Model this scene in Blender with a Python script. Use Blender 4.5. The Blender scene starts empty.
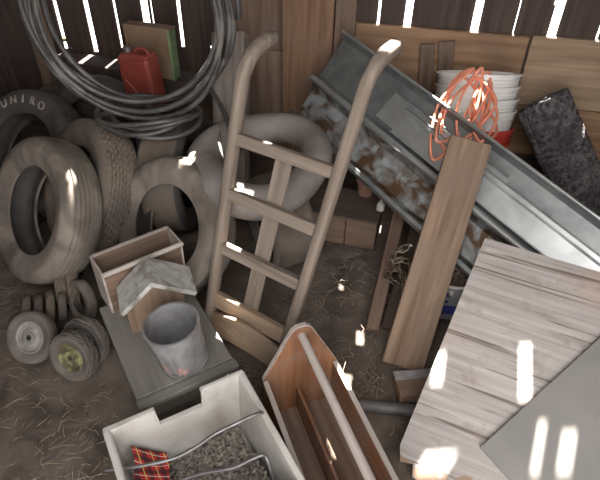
import bpy, bmesh, math, random
from mathutils import Vector, Matrix, Quaternion, noise as mnoise
random.seed(7)
S = bpy.context.scene
COL = S.collection
PI = math.pi
V = Vector

# ------------------------------------------------------------------ camera
TH, RO, FPX, CH = math.radians(39.3), math.radians(1.3), 540.0, 1.6
F = V((0, math.cos(TH), -math.sin(TH)))
U0 = V((0, math.sin(TH), math.cos(TH)))
R0 = V((1, 0, 0))
R_ = R0 * math.cos(RO) + U0 * math.sin(RO)
U_ = U0 * math.cos(RO) - R0 * math.sin(RO)
CAM = V((0, 0, CH))
cd = bpy.data.cameras.new('camera')
cam = bpy.data.objects.new('camera', cd)
COL.objects.link(cam)
cd.sensor_fit = 'HORIZONTAL'
cd.sensor_width = 36
cd.lens = FPX / 600 * 36
cd.clip_start = 0.02
cam.matrix_world = Matrix(((R_.x, U_.x, -F.x, 0), (R_.y, U_.y, -F.y, 0), (R_.z, U_.z, -F.z, CH), (0, 0, 0, 1)))
S.camera = cam


def ray(px, py):
    return F + R_ * ((px - 300) / FPX) + U_ * ((240 - py) / FPX)


def oz(px, py, z=0.0):
    d = ray(px, py)
    return CAM + d * ((z - CH) / d.z)


def oy(px, py, y):
    d = ray(px, py)
    return CAM + d * (y / d.y)


def op(px, py, A, n):
    d = ray(px, py)
    return CAM + d * ((V(A) - CAM).dot(n) / d.dot(n))


# ------------------------------------------------------------------ materials
MC = {}


def mat(name, c1, c2, scale=(6, 6, 6), rough=.8, metal=0., bump=.15, c3=None, s3=2.5, t3=(.45, .62), detail=6, spec=.3,
        dist=0.4, lo=.3, hi=.7, bumpd=.01):
    if name in MC:
        return MC[name]
    m = bpy.data.materials.new(name)
    m.use_nodes = True
    nt = m.node_tree
    N = nt.nodes
    L = nt.links
    b = N['Principled BSDF']
    b.inputs['Roughness'].default_value = rough
    b.inputs['Metallic'].default_value = metal
    b.inputs['Specular IOR Level'].default_value = spec
    tc = N.new('ShaderNodeTexCoord')
    mp = N.new('ShaderNodeMapping')
    mp.inputs['Scale'].default_value = scale
    L.new(tc.outputs['Object'], mp.inputs['Vector'])
    n1 = N.new('ShaderNodeTexNoise')
    n1.inputs['Scale'].default_value = 1
    n1.inputs['Detail'].default_value = detail
    n1.inputs['Distortion'].default_value = dist
    L.new(mp.outputs[0], n1.inputs['Vector'])
    r1 = N.new('ShaderNodeValToRGB')
    r1.color_ramp.elements[0].position = lo
    r1.color_ramp.elements[1].position = hi
    r1.color_ramp.elements[0].color = (*c1, 1)
    r1.color_ramp.elements[1].color = (*c2, 1)
    L.new(n1.outputs[0], r1.inputs[0])
    out = r1.outputs[0]
    if c3:
        n2 = N.new('ShaderNodeTexNoise')
        n2.inputs['Scale'].default_value = s3
        n2.inputs['Detail'].default_value = 5
        n2.inputs['Distortion'].default_value = .6
        L.new(tc.outputs['Object'], n2.inputs['Vector'])
        r2 = N.new('ShaderNodeMapRange')
        r2.inputs['From Min'].default_value = t3[0]
        r2.inputs['From Max'].default_value = t3[1]
        L.new(n2.outputs[0], r2.inputs['Value'])
        mx = N.new('ShaderNodeMix')
        mx.data_type = 'RGBA'
        L.new(r2.outputs[0], mx.inputs['Factor'])
        L.new(out, mx.inputs['A'])
        mx.inputs['B'].default_value = (*c3, 1)
        out = mx.outputs['Result']
    L.new(out, b.inputs['Base Color'])
    if bump:
        bp = N.new('ShaderNodeBump')
        bp.inputs['Strength'].default_value = bump
        bp.inputs['Distance'].default_value = bumpd
        L.new(n1.outputs[0], bp.inputs['Height'])
        L.new(bp.outputs[0], b.inputs['Normal'])
    MC[name] = m
    return m


def wood(kind, ax):
    pal = {'grey': ((.15, .125, .105), (.30, .26, .225), (.20, .17, .145)),
           'truck': ((.125, .098, .076), (.26, .21, .17), (.19, .155, .125)),
           'truck_tan': ((.20, .14, .09), (.36, .26, .175), (.27, .20, .145)),
           'brown': ((.12, .07, .042), (.24, .145, .09), (.17, .115, .08)),
           'dark': ((.05, .036, .028), (.11, .08, .06), (.08, .06, .05)),
           'plank': ((.12, .08, .053), (.27, .19, .135), (.17, .125, .095)),
           'varnish': ((.11, .048, .025), (.25, .115, .056), (.18, .115, .085)),
           'edge': ((.30, .25, .22), (.48, .43, .39), (.36, .31, .28)),
           'post': ((.11, .07, .05), (.22, .15, .11), (.15, .11, .085)),
           'bench': ((.13, .125, .105), (.23, .22, .19), (.19, .175, .155)),
           'weather': ((.035, .025, .021), (.085, .062, .051), (.06, .046, .04))}[kind]
    sc = [38, 38, 38]
    sc['XYZ'.index(ax)] = 2.2
    r = .55 if kind == 'varnish' else .85
    return mat('wood_%s_%s' % (kind, ax), pal[0], pal[1], sc, r, 0, .25, pal[2], 5, (.45, .7), 8, .25)


RUB = mat('rubber', (.07, .058, .05), (.135, .113, .097), (9, 9, 9), .75, 0, .1, (.19, .165, .145), 5, (.42, .7))
RUBD = mat('rubber_dark', (.035, .031, .03), (.07, .062, .057), (9, 9, 9), .7, 0, .1, (.10, .088, .08), 5, (.45, .75))
RUBL = mat('rubber_dusty', (.085, .07, .058), (.16, .135, .113), (9, 9, 9), .82, 0, .1, (.235, .20, .168), 7, (.44, .68))
RUBT = mat('rubber_tan', (.10, .078, .06), (.18, .143, .112), (9, 9, 9), .85, 0, .1, (.10, .085, .075), 6, (.45, .7))
TUBE = mat('inner_tube_rubber', (.13, .112, .10), (.21, .185, .168), (10, 10, 10), .7, 0, .05, (.29, .265, .245), 4, (.4, .65))
HOSE = mat('hose_plastic', (.035, .033, .032), (.085, .08, .076), (14, 14, 14), .42, 0, .05, (.18, .165, .15), 6, (.5, .7), spec=.5)
GALV = mat('galvanised', (.20, .215, .215), (.33, .35, .345), (14, 14, 14), .42, .8, .03, (.38, .39, .38), 4, (.45, .7), detail=3)
GALVB = mat('galvanised_clean', (.50, .52, .515), (.68, .70, .69), (9, 9, 9), .36, .85, .02, (.42, .43, .42), 3, (.5, .75), detail=2)
RUST = mat('rusted_zinc', (.30, .32, .32), (.42, .45, .46), (18, 18, 18), .5, .6, .1, (.115, .068, .038), 13, (.40, .60), detail=8)
TIN = mat('dull_tin', (.30, .295, .29), (.46, .46, .47), (16, 16, 16), .36, .5, .06, (.22, .185, .165), 8, (.48, .7))
STEEL = mat('grey_rod_steel', (.13, .12, .12), (.26, .25, .25), (20, 20, 20), .45, .7, .04)
CHAINM = mat('chain_rust', (.10, .075, .055), (.28, .23, .18), (30, 30, 30), .5, .7, .1)
WHITEP = mat('white_plastic', (.46, .44, .405), (.60, .58, .54), (7, 7, 7), .5, 0, .03, (.30, .265, .225), 5, (.46, .74), spec=.4)
BUCKW = mat('white_bucket_plastic', (.62, .60, .57), (.74, .72, .69), (8, 8, 8), .45, 0, .02, (.52, .48, .44), 4, (.5, .75), spec=.4)
BUCKR = mat('red_bucket_plastic', (.42, .035, .025), (.55, .06, .04), (8, 8, 8), .42, 0, .02, spec=.4)
REDP = mat('red_paint', (.19, .032, .024), (.27, .055, .04), (12, 12, 12), .5, .0, .05, (.19, .06, .045), 8, (.5, .7), spec=.5)
ORNG = mat('orange_cord', (.70, .23, .14), (.82, .34, .22), (20, 20, 20), .5, 0, .02)
GRAVEL = mat('gravel', (.05, .043, .037), (.36, .32, .275), (70, 70, 70), .9, 0, .1)
HAYM = mat('hay', (.21, .17, .12), (.38, .32, .24), (30, 30, 30), .8, 0, 0)
GREENP = mat('green_edge_paint', (.12, .19, .09), (.19, .27, .14), (20, 20, 20), .6, 0, .05)
BOXB = mat('brown_fibreboard', (.16, .105, .065), (.24, .165, .11), (10, 10, 10), .7, 0, .05, (.19, .12, .075), 5)
ROOFG = mat('lichen_grey_roofing', (.34, .33, .305), (.52, .505, .475), (28, 28, 28), .9, 0, .3, (.21, .20, .16), 14, (.48, .62))
GREYP = mat('grey_painted_board', (.165, .158, .146), (.215, .205, .19), (5, 5, 5), .7, 0, .03, (.19, .178, .162), 2)
HUBW = mat('pale_hub_paint', (.19, .18, .165), (.31, .295, .27), (30, 30, 30), .6, .2, .1, (.22, .18, .14), 9, (.45, .75))
HUBY = mat('yellow_green_hub_paint', (.20, .21, .09), (.31, .32, .16), (30, 30, 30), .6, 0, .1, (.09, .075, .045), 14, (.40, .52))
LETTER = mat('pale_lettering', (.27, .24, .21), (.36, .33, .29), (20, 20, 20), .8, 0, 0)
BLUEINK = mat('blue_print', (.03, .035, .16), (.06, .07, .26), (20, 20, 20), .6, 0, 0)
WHITEINK = mat('white_print', (.6, .58, .52), (.72, .7, .64), (20, 20, 20), .6, 0, 0)
PAILG = mat('grey_pail', (.24, .25, .27), (.36, .37, .39), (10, 10, 10), .5, .2, .03, (.22, .21, .20), 6)
DIRT = mat('barn_dirt', (.06, .046, .037), (.165, .132, .108), (9, 9, 9), .95, 0, .5, (.165, .135, .108), 2.6, (.48, .72), 9, bumpd=.03)
FELT = mat('rough_grey_felt', (.03, .028, .03), (.20, .185, .185), (60, 9, 60), .85, 0, 1.0, (.05, .045, .045), 10, (.5, .7), 8, lo=.35, hi=.75, bumpd=.02)
CONC = mat('dull_red_clay', (.16, .085, .06), (.24, .14, .105), (12, 12, 12), .85, 0, .1)


def ply_material():
    m = mat('weathered_plywood', (.25, .225, .205), (.42, .385, .36), (2.2, 48, 48), .6, 0, .2, (.37, .25, .195), 3.2, (.52, .72), 8, dist=.15)
    nt = m.node_tree
    N, L = nt.nodes, nt.links
    b = N['Principled BSDF']
    col = b.inputs['Base Color'].links[0].from_socket
    tc = next(n for n in N if n.type == 'TEX_COORD')
    # dark cracks and stains running with the grain
    mp = N.new('ShaderNodeMapping')
    mp.inputs['Scale'].default_value = (1.6, 60, 1.6)
    L.new(tc.outputs['Object'], mp.inputs['Vector'])
    n = N.new('ShaderNodeTexNoise')
    n.inputs['Scale'].default_value = 1
    n.inputs['Detail'].default_value = 8
    n.inputs['Distortion'].default_value = .5
    L.new(mp.outputs[0], n.inputs['Vector'])
    mr = N.new('ShaderNodeMapRange')
    mr.inputs['From Min'].default_value = .585
    mr.inputs['From Max'].default_value = .66
    mr.inputs['To Max'].default_value = .95
    L.new(n.outputs[0], mr.inputs['Value'])
    mx = N.new('ShaderNodeMix')
    mx.data_type = 'RGBA'
    L.new(mr.outputs[0], mx.inputs['Factor'])
    L.new(col, mx.inputs['A'])
    mx.inputs['B'].default_value = (.13, .095, .075, 1)
    n3 = N.new('ShaderNodeTexNoise')
    n3.inputs['Scale'].default_value = 11
    n3.inputs['Detail'].default_value = 9
    n3.inputs['Roughness'].default_value = .65
    L.new(tc.outputs['Object'], n3.inputs['Vector'])
    mr3 = N.new('ShaderNodeMapRange')
    mr3.inputs['From Min'].default_value = .54
    mr3.inputs['From Max'].default_value = .68
    mr3.inputs['To Max'].default_value = .6
    L.new(n3.outputs[0], mr3.inputs['Value'])
    mx3 = N.new('ShaderNodeMix')
    mx3.data_type = 'RGBA'
    L.new(mr3.outputs[0], mx3.inputs['Factor'])
    L.new(mx.outputs['Result'], mx3.inputs['A'])
    mx3.inputs['B'].default_value = (.20, .16, .14, 1)
    # peeled veneer showing brown core near the torn lower end
    sx = N.new('ShaderNodeSeparateXYZ')
    L.new(tc.outputs['Object'], sx.inputs[0])
    n2 = N.new('ShaderNodeTexNoise')
    n2.inputs['Scale'].default_value = 7
    n2.inputs['Detail'].default_value = 5
    L.new(tc.outputs['Object'], n2.inputs['Vector'])
    ma = N.new('ShaderNodeMath')
    ma.operation = 'MULTIPLY_ADD'
    L.new(n2.outputs[0], ma.inputs[0])
    ma.inputs[1].default_value = -.42
    L.new(sx.outputs['Y'], ma.inputs[2])
    mr2 = N.new('ShaderNodeMapRange')
    mr2.inputs['From Min'].default_value = -.235
    mr2.inputs['From Max'].default_value = -.243
    L.new(ma.outputs[0], mr2.inputs['Value'])
    mx2 = N.new('ShaderNodeMix')
    mx2.data_type = 'RGBA'
    L.new(mr2.outputs[0], mx2.inputs['Factor'])
    L.new(mx3.outputs['Result'], mx2.inputs['A'])
    mx2.inputs['B'].default_value = (.27, .19, .135, 1)
    L.new(mx2.outputs['Result'], b.inputs['Base Color'])
    return m


def plaid_material():
    m = bpy.data.materials.new('red_plaid')
    m.use_nodes = True
    nt = m.node_tree
    N, L = nt.nodes, nt.links
    b = N['Principled BSDF']
    b.inputs['Roughness'].default_value = .9
    tc = N.new('ShaderNodeTexCoord')
    sx = N.new('ShaderNodeSeparateXYZ')
    L.new(tc.outputs['Object'], sx.inputs[0])

    def band(axis, period, width, off=0.0):
        a = N.new('ShaderNodeMath'); a.operation = 'ADD'; a.inputs[1].default_value = off + 10
        L.new(sx.outputs[axis], a.inputs[0])
        d = N.new('ShaderNodeMath'); d.operation = 'MODULO'; d.inputs[1].default_value = period
        L.new(a.outputs[0], d.inputs[0])
        c = N.new('ShaderNodeMath'); c.operation = 'LESS_THAN'; c.inputs[1].default_value = width
        L.new(d.outputs[0], c.inputs[0])
        return c.outputs[0]

    def mix(fac, a, col, k=1.0):
        x = N.new('ShaderNodeMix'); x.data_type = 'RGBA'
        f = N.new('ShaderNodeMath'); f.operation = 'MULTIPLY'; f.inputs[1].default_value = k
        L.new(fac, f.inputs[0]); L.new(f.outputs[0], x.inputs['Factor'])
        if isinstance(a, tuple):
            x.inputs['A'].default_value = a
        else:
            L.new(a, x.inputs['A'])
        x.inputs['B'].default_value = col
        return x.outputs['Result']
    o = mix(band('X', .034, .012), (.55, .03, .03, 1), (.02, .015, .02, 1), .75)
    o = mix(band('Y', .034, .012), o, (.02, .015, .02, 1), .75)
    o = mix(band('X', .034, .0025, .010), o, (.65, .55, .12, 1))
    o = mix(band('Y', .034, .0025, .010), o, (.65, .6, .5, 1))
    L.new(o, b.inputs['Base Color'])
    return m


# ------------------------------------------------------------------ mesh helpers
class MB:
    def __init__(self):
        self.bm = bmesh.new()

    def hexa(self, p):
        v = [self.bm.verts.new(q) for q in p]
        for f in ((3, 2, 1, 0), (4, 5, 6, 7), (0, 1, 5, 4), (1, 2, 6, 5), (2, 3, 7, 6), (3, 0, 4, 7)):
            self.bm.faces.new([v[i] for i in f])
        return self

    def box(self, x0, x1, y0, y1, z0, z1, M=None):
        p = [V(q) for q in ((x0, y0, z0), (x1, y0, z0), (x1, y1, z0), (x0, y1, z0), (x0, y0, z1), (x1, y0, z1), (x1, y1, z1), (x0, y1, z1))]
        if M:
            p = [M @ q for q in p]
        return self.hexa(p)

    def prism(self, poly, ext):
        ext = V(ext)
        a = [self.bm.verts.new(V(q)) for q in poly]
        b = [self.bm.verts.new(V(q) + ext) for q in poly]
        n = len(a)
        self.bm.faces.new(a[::-1])
        self.bm.faces.new(b)
        for i in range(n):
            self.bm.faces.new((a[i], a[(i + 1) % n], b[(i + 1) % n], b[i]))
        return self

    def tube(self, pts, r, seg=10, closed=False, sq=None, ref=None):
        pts = [V(p) for p in pts]
        n = len(pts)
        rings = []
        prev = None
        for i in range(n):
            if closed:
                t = pts[(i + 1) % n] - pts[i - 1]
            else:
                t = pts[min(i + 1, n - 1)] - pts[max(i - 1, 0)]
            t.normalize()
            if prev is None:
                a = V(ref) if ref else (V((0, 0, 1)) if abs(t.z) < .9 else V((1, 0, 0)))
            else:
                a = prev
            a = (a - t * a.dot(t)).normalized()
            prev = a
            b = t.cross(a)
            rr = r[i] if isinstance(r, (list, tuple)) else r
            ra, rb = rr if isinstance(rr, (list, tuple)) else (rr, rr)
            ring = []
            for k in range(seg):
                w = 2 * PI * k / seg
                c, s = math.cos(w), math.sin(w)
                if sq:
                    c = math.copysign(abs(c) ** sq, c)
                    s = math.copysign(abs(s) ** sq, s)
                ring.append(self.bm.verts.new(pts[i] + a * (ra * c) + b * (rb * s)))
            rings.append(ring)
        for i in range(n if closed else n - 1):
            A, B = rings[i], rings[(i + 1) % n]
            for k in range(seg):
                self.bm.faces.new((A[k], A[(k + 1) % seg], B[(k + 1) % seg], B[k]))
        if not closed:
            self.bm.faces.new(rings[0][::-1])
            self.bm.faces.new(rings[-1])
        return self

    def lathe(self, prof, seg=48, closed=False, M=None, mod=None, caps=False):
        rings = []
        for k in range(seg):
            w = 2 * PI * k / seg
            ring = []
            for j, (r, h) in enumerate(prof):
                rr = r + (mod(j, k, w) if mod else 0)
                p = V((rr * math.cos(w), rr * math.sin(w), h))
                ring.append(self.bm.verts.new(M @ p if M else p))
            rings.append(ring)
        m = len(prof)
        for k in range(seg):
            A, B = rings[k], rings[(k + 1) % seg]
            for j in range(m if closed else m - 1):
                j2 = (j + 1) % m
                self.bm.faces.new((A[j], B[j], B[j2], A[j2]))
        if caps:
            self.bm.faces.new([rings[k][0] for k in range(seg)][::-1])
            self.bm.faces.new([rings[k][-1] for k in range(seg)])
        return self

    def build(self, name, m, parent=None, smooth=False, bevel=0, seg=1):
        bmesh.ops.remove_doubles(self.bm, verts=self.bm.verts, dist=1e-6)
        bmesh.ops.recalc_face_normals(self.bm, faces=self.bm.faces)
        me = bpy.data.meshes.new(name)
        self.bm.to_mesh(me)
        self.bm.free()
        me.materials.append(m)
        if smooth:
            me.polygons.foreach_set('use_smooth', [True] * len(me.polygons))
            try:
                me.set_sharp_from_angle(angle=math.radians(smooth if smooth > 1 else 40))
            except Exception:
                pass
        o = bpy.data.objects.new(name, me)
        COL.objects.link(o)
        if parent:
            o.parent = parent
        if bevel:
            bv = o.modifiers.new('bevel', 'BEVEL')
            bv.width = bevel
            bv.segments = seg
            bv.limit_method = 'ANGLE'
        return o


def frame(o, x, z):
    """matrix with origin o, x axis along x, z axis as close to z as it can be"""
    x = V(x).normalized()
    z = V(z)
    z = (z - x * z.dot(x)).normalized()
    y = z.cross(x)
    return Matrix(((x.x, y.x, z.x, o[0]), (x.y, y.y, z.y, o[1]), (x.z, y.z, z.z, o[2]), (0, 0, 0, 1)))


def tag(o, label, cat, group=None, kind=None):
    o['label'] = label
    o['category'] = cat
    if group:
        o['group'] = group
    if kind:
        o['kind'] = kind
    return o


def thing(name, label, cat, M, group=None):
    o = bpy.data.objects.new(name, None)
    COL.objects.link(o)
    o.empty_display_size = .05
    o.matrix_world = M if isinstance(M, Matrix) else Matrix.Translation(V(M))
    return tag(o, label, cat, group)


def struct(o):
    o['kind'] = 'structure'
    return o


def spline(pts, n=8, closed=False):
    pts = [V(p) for p in pts]
    out = []
    m = len(pts)
    for i in range(m if closed else m - 1):
        if closed:
            p0, p1, p2, p3 = pts[i - 1], pts[i], pts[(i + 1) % m], pts[(i + 2) % m]
        else:
            p0, p1, p2, p3 = pts[max(i - 1, 0)], pts[i], pts[i + 1], pts[min(i + 2, m - 1)]
        for k in range(n):
            t = k / n
            out.append(.5 * ((2 * p1) + (p2 - p0) * t + (2 * p0 - 5 * p1 + 4 * p2 - p3) * t * t + (3 * p1 - p0 - 3 * p2 + p3) * t ** 3))
    if not closed:
        out.append(pts[-1])
    return out


# ------------------------------------------------------------------ sun and back wall
SUN_AZ, SUN_EL = math.radians(11), math.radians(55)
SD = V((math.sin(SUN_AZ) * math.cos(SUN_EL), math.cos(SUN_AZ) * math.cos(SUN_EL), math.sin(SUN_EL)))   # towards the sun
WH = 3.6
W0 = V((.218, 2.70, 0))
WA = math.radians(-10)
WD = V((math.cos(WA), math.sin(WA), 0))
WN = V((-math.sin(WA), math.cos(WA), 0))      # outwards, away from the camera
if WN.y < 0:
    WN = -WN


def wall_uz(p, d):
    t = (W0 - p).dot(WN) / d.dot(WN)
    q = p + d * t
    return (q - W0).dot(WD), q.z


def wall_pt(u, z, off=0.0):
    return W0 + WD * u + WN * off + V((0, 0, z))


def px_uz(px, py):
    return wall_uz(CAM, ray(px, py))


holes = []
# gaps between the boards, measured on the wall plane
for (xa, ya, xb, yb, w) in ((66, 48, 62, 8, .016), (96, 51, 87, 8, .020), (122, 47, 115, 6, .010), (147, 24, 146, 4, .028), (183, 46, 178, 8, .014),
                            (156, 40, 154, 20, .006), (231, 28, 230, 3, .018), (349, 19, 349, 8, .022), (378, 23, 378, 6, .012), (407, 25, 408, 6, .034), (474, 31, 478, 6, .036),
                            (513, 33, 517, 10, .006), (550, 40, 556, 8, .040), (597, 38, 600, 15, .012), (213, 68, 212, 46, .012)):
    u, z = px_uz(xa, ya)
    w *= 1.45 if xa < 200 else 1.0
    holes.append((u - w / 2, u + w / 2, z - .005, px_uz(xb, -5)[1] if ya != 68 else px_uz(xb, yb)[1]))  # closed just above the view to hold back stray sunlight


def beam(p, q, w):
    """a gap higher up in the wall through which the sun reaches the strip p-q, w wide"""
    a = wall_uz(V(p), SD)
    b = wall_uz(V(q), SD)
    u = (a[0] + b[0]) / 2
    z0, z1 = sorted((a[1], b[1]))
    hw = max(w, abs(a[0] - b[0]) * .5 + w * .5) / 2
    holes.append((u - hw, u + hw, z0, max(z1, z0 + .012)))


PLA = V((.32, .88, .05)); PLX = V((.34, -.15, -.01)).normalized(); PLY = V((.31, .57, .39)).normalized()
PLN = PLX.cross(PLY).normalized()


def onply(px, py, off=0.0):
    return op(px, py, PLA + PLN * off, PLN)


# floor, left wall, right wall, roof
mb = MB()
nx, ny = 90, 90
vs = {}
for i in range(nx + 1):
    for j in range(ny + 1):
        x = -2.4 + 5.6 * i / nx
        y = -2.2 + 5.6 * j / ny
        z = -.012 + .010 * mnoise.noise(V((x * 3, y * 3, 1))) + .005 * mnoise.noise(V((x * 11, y * 11, 5)))
        vs[i, j] = mb.bm.verts.new((x, y, z))
for i in range(nx):
    for j in range(ny):
        mb.bm.faces.new((vs[i, j], vs[i + 1, j], vs[i + 1, j + 1], vs[i, j + 1]))
struct(mb.build('floor', DIRT, smooth=180))
struct(MB().box(-1.86, -1.82, -.45, 3.2, -.05, WH).build('wall_left', wood('dark', 'Z')))
struct(MB().box(2.62, 2.66, -.45, 2.35, -.05, WH).build('wall_right', wood('weather', 'Z')))
mb = MB()
mb.box(-1.9, -.8, -.45, -.42, -.05, WH); mb.box(1.1, 2.7, -.45, -.42, -.05, WH); mb.box(-.8, 1.1, -.45, -.42, 3.5, WH)  # unseen front wall, added with a tall doorway shaped for the light
struct(mb.build('wall_front', wood('dark', 'Z')))
RA, RB = wall_pt(-2.1, WH, .012), wall_pt(2.75, WH, .012)
struct(MB().prism([(-1.9, -.45, WH), (RB.x, -.45, WH), tuple(RB), tuple(RA)], (0, 0, .04)).build('ceiling', wood('dark', 'Y')))


def wallbox(u0, u1, z0, z1, d0, d1, name, m, bev=.003):
    P = [wall_pt(u0, z0, -d1), wall_pt(u1, z0, -d1), wall_pt(u1, z0, -d0), wall_pt(u0, z0, -d0)]
    return struct(MB().hexa(P + [p + V((0, 0, z1 - z0)) for p in P]).build(name, m, bevel=bev))


# horizontal lining boards
TOP = px_uz(350, 21)[1]
ucr = px_uz(528, 45)[0]
u345 = px_uz(346, 40)[0]
LB = mat('lining_board', (.18, .105, .058), (.32, .20, .12), (2.2, 2.2, 34), .75, 0, .2, (.15, .10, .07), 2.2, (.5, .72), 8)
LB2 = mat('lining_board_pale', (.22, .15, .095), (.34, .245, .165), (2.2, 2.2, 34), .75, 0, .2, (.19, .135, .095), 2.2, (.5, .72), 8)
wallbox(u345 - .1, ucr - .006, TOP - .31, TOP, .001, .026, 'trim_1', LB)
wallbox(ucr + .006, 2.6, TOP - .33, TOP + .004, .001, .026, 'trim_2', LB2)
wallbox(u345 - .1, 2.6, TOP - .60, TOP - .335, .001, .022, 'trim_3', LB)
# upright posts and the flat board beside them
ua, ub, uc = px_uz(287, 60)[0], px_uz(334, 60)[0], px_uz(350, 60)[0]
wallbox(ua, ub, -.02, 1.4, .026, .115, 'trim_4', wood('brown', 'Z'))
wallbox(ub + .004, uc + .02, -.02, 1.4, .026, .09, 'trim_5', wood('post', 'Z'))
wallbox(px_uz(236, 60)[0], px_uz(284, 60)[0], .30, 1.4, .001, .02, 'trim_6', wood('post', 'Z'))
wallbox(px_uz(250, 60)[0], ua - .005, -.02, px_uz(260, 47)[1], .022, .04, 'trim_7', wood('post', 'Z'))
wallbox(px_uz(47, 40)[0], px_uz(56, 40)[0], -.02, 1.4, .02, .14, 'trim_8', wood('post', 'Z'))
# sill beams along the left of the wall
sd = V((.36, -.13, 0)).normalized()


def sill(p, ln, dep, z0, z1, name, m):
    n = V((-sd.y, sd.x, 0))
    a = V(p)
    P = [a, a + sd * ln, a + sd * ln + n * dep, a + n * dep]
    P = [V((q.x, q.y, z0)) for q in P]
    return struct(MB().hexa(P + [V((q.x, q.y, z1)) for q in P]).build(name, m, bevel=.012, seg=2))


sill((-1.36, 2.835, 0), .98, .135, .40, .50, 'trim_9', wood('weather', 'X'))
sill((-1.38, 2.64, 0), 1.0, .31, -.02, .41, 'trim_10', wood('dark', 'X'))
# peg that the hose coil hangs from
struct(MB().tube([(-.66, 2.86, 1.31), (-.655, 1.90, 1.33)], .018, 10).build('trim_11', wood('post', 'Y')))


# ------------------------------------------------------------------ tyres
def tyre(name, label, cat, C, az, el, Ro, Rh, w, m_side, m_tread, style='rib', seg=84, group=None, roll=PI, hub=None):
    n = V((math.sin(az) * math.cos(el), -math.cos(az) * math.cos(el), math.sin(el)))
    x = n.cross(V((0, 0, 1))).normalized()
    M = frame(V(C), x, n) @ Matrix.Rotation(roll, 4, 'Z')
    t = thing(name, label, cat, M, group)
    h = w / 2
    th = (Ro - Rh)
    side = [(Ro - .055 * th - .004, .80 * h), (Ro - .17 * th, .93 * h), (Ro - .36 * th, 1.0 * h), (Ro - .42 * th, 1.015 * h), (Ro - .5 * th, .985 * h), (Ro - .68 * th, .93 * h), (Ro - .84 * th, .83 * h),
            (Rh + .07 * th, .78 * h), (Rh + .01 * th, .74 * h), (Rh, .66 * h), (Rh + .03 * th, .62 * h)]
    inner = [(Rh + .03 * th, .62 * h), (Rh + .09 * th, .60 * h), (Rh + .3 * th, .72 * h), (Rh + .55 * th, .85 * h), (Rh + .78 * th, .80 * h), (Ro - .13 * th, .6 * h), (Ro - .125 * th, 0)]
    MB().lathe(inner + [(r, -z) for r, z in inner[::-1]][1:], seg).build('inner_liner', RUBD, t, smooth=50)
    for sg in (1, -1):
        MB().lathe([(r, sg * z) for r, z in side], seg).build('sidewall', m_side, t, smooth=50)
    # tread
    pr = []
    ns = {'rib': 7, 'block': 9, 'knob': 6, 'smooth': 5}[style]
    for i in range(ns):
        z0 = -.80 * h + 1.6 * h * i / ns
        z1 = -.80 * h + 1.6 * h * (i + 1) / ns
        g = (z1 - z0) * .16
        for zz, dr in ((z0 + .0, -.010), (z0 + g, 0), (z1 - g, 0)):
            crown = -.16 * th * (abs(zz) / (.8 * h)) ** 3
            pr.append((Ro + crown * .55 + (dr if style != 'smooth' and i > 0 else 0), zz, i))
    pr.append((Ro - .09 * th, .8 * h, ns - 1))
    base = [(Ro - .055 * th - .0045, .80 * h), (Ro - .115 * th, .55 * h), (Ro - .115 * th, -.55 * h), (Ro - .055 * th - .0045, -.80 * h)]
    prof = [(r, z) for r, z, i in pr] + base

    def mod(j, k, wv):
        if j >= len(pr):
            return 0
        i = pr[j][2]
        if style == 'block':
            return -.0055 if (k + (i * 2)) % 3 == 0 else 0
        if style == 'knob':
            return -.022 * (Ro / .1) * .35 if ((k // 2) + i) % 3 == 0 else .002
        return 0
    MB().lathe(prof, seg * (2 if style in ('block',) else 1), closed=True, mod=mod).build('tread', m_tread, t, smooth=30)
    if hub:
        hub(t, Rh, h)
    return t


tyre('car_tyre', 'dusty ribbed tyre frontmost at the left, its sidewall half turned away', 'tyre', (-1.035, 1.755, .285), -.74, .52, .298, .178, .165, RUBL, RUBL, 'rib', group='tyres piled against the back wall')
tyre('car_tyre', 'tyre with cracked block tread leaning right behind the big front left one', 'tyre', (-.92, 1.95, .28), -.86, .52, .288, .165, .17, RUBT, RUBT, 'block', group='tyres piled against the back wall')
tyre('car_tyre', 'dark block tread tyre third in the leaning row, under the hose coil', 'tyre', (-.80, 2.19, .27), -.95, .5, .27, .16, .17, RUBD, RUB, 'block', group='tyres piled against the back wall')
tyre('car_tyre', 'tyre standing edge-on with brown worn tread under the small hose coil', 'tyre', (-.57, 2.09, .262), 1.45, .05, .262, .15, .19, RUBD, RUBT, 'smooth', group='tyres piled against the back wall')
tyre('car_tyre', 'smooth-sided tyre standing beside the hand truck, behind the wooden tray', 'tyre', (-.505, 1.70, .262), -.62, .50, .282, .170, .13, RUBL, RUB, 'smooth', group='tyres piled against the back wall')
tu = tyre('car_tyre', 'dark tyre with raised white letters at the far left edge', 'tyre', (-1.30, 2.235, .25), -.46, .66, .315, .195, .16, RUBD, RUBD, 'block', group='tyres piled against the back wall')
tyre('car_tyre', 'worn tyre standing behind the hand truck rungs, under the inner tube', 'tyre', (-.09, 1.84, .205), -1.15, -.05, .205, .13, .19, RUB, RUBT, 'smooth', group='tyres piled against the back wall')
tyre('car_tyre', 'black tyre lying below the sill beam behind the hose coil', 'tyre', (-1.03, 2.48, .29), -.25, .30, .25, .15, .15, RUBD, RUBD, 'rib', group='tyres piled against the back wall')

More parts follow.
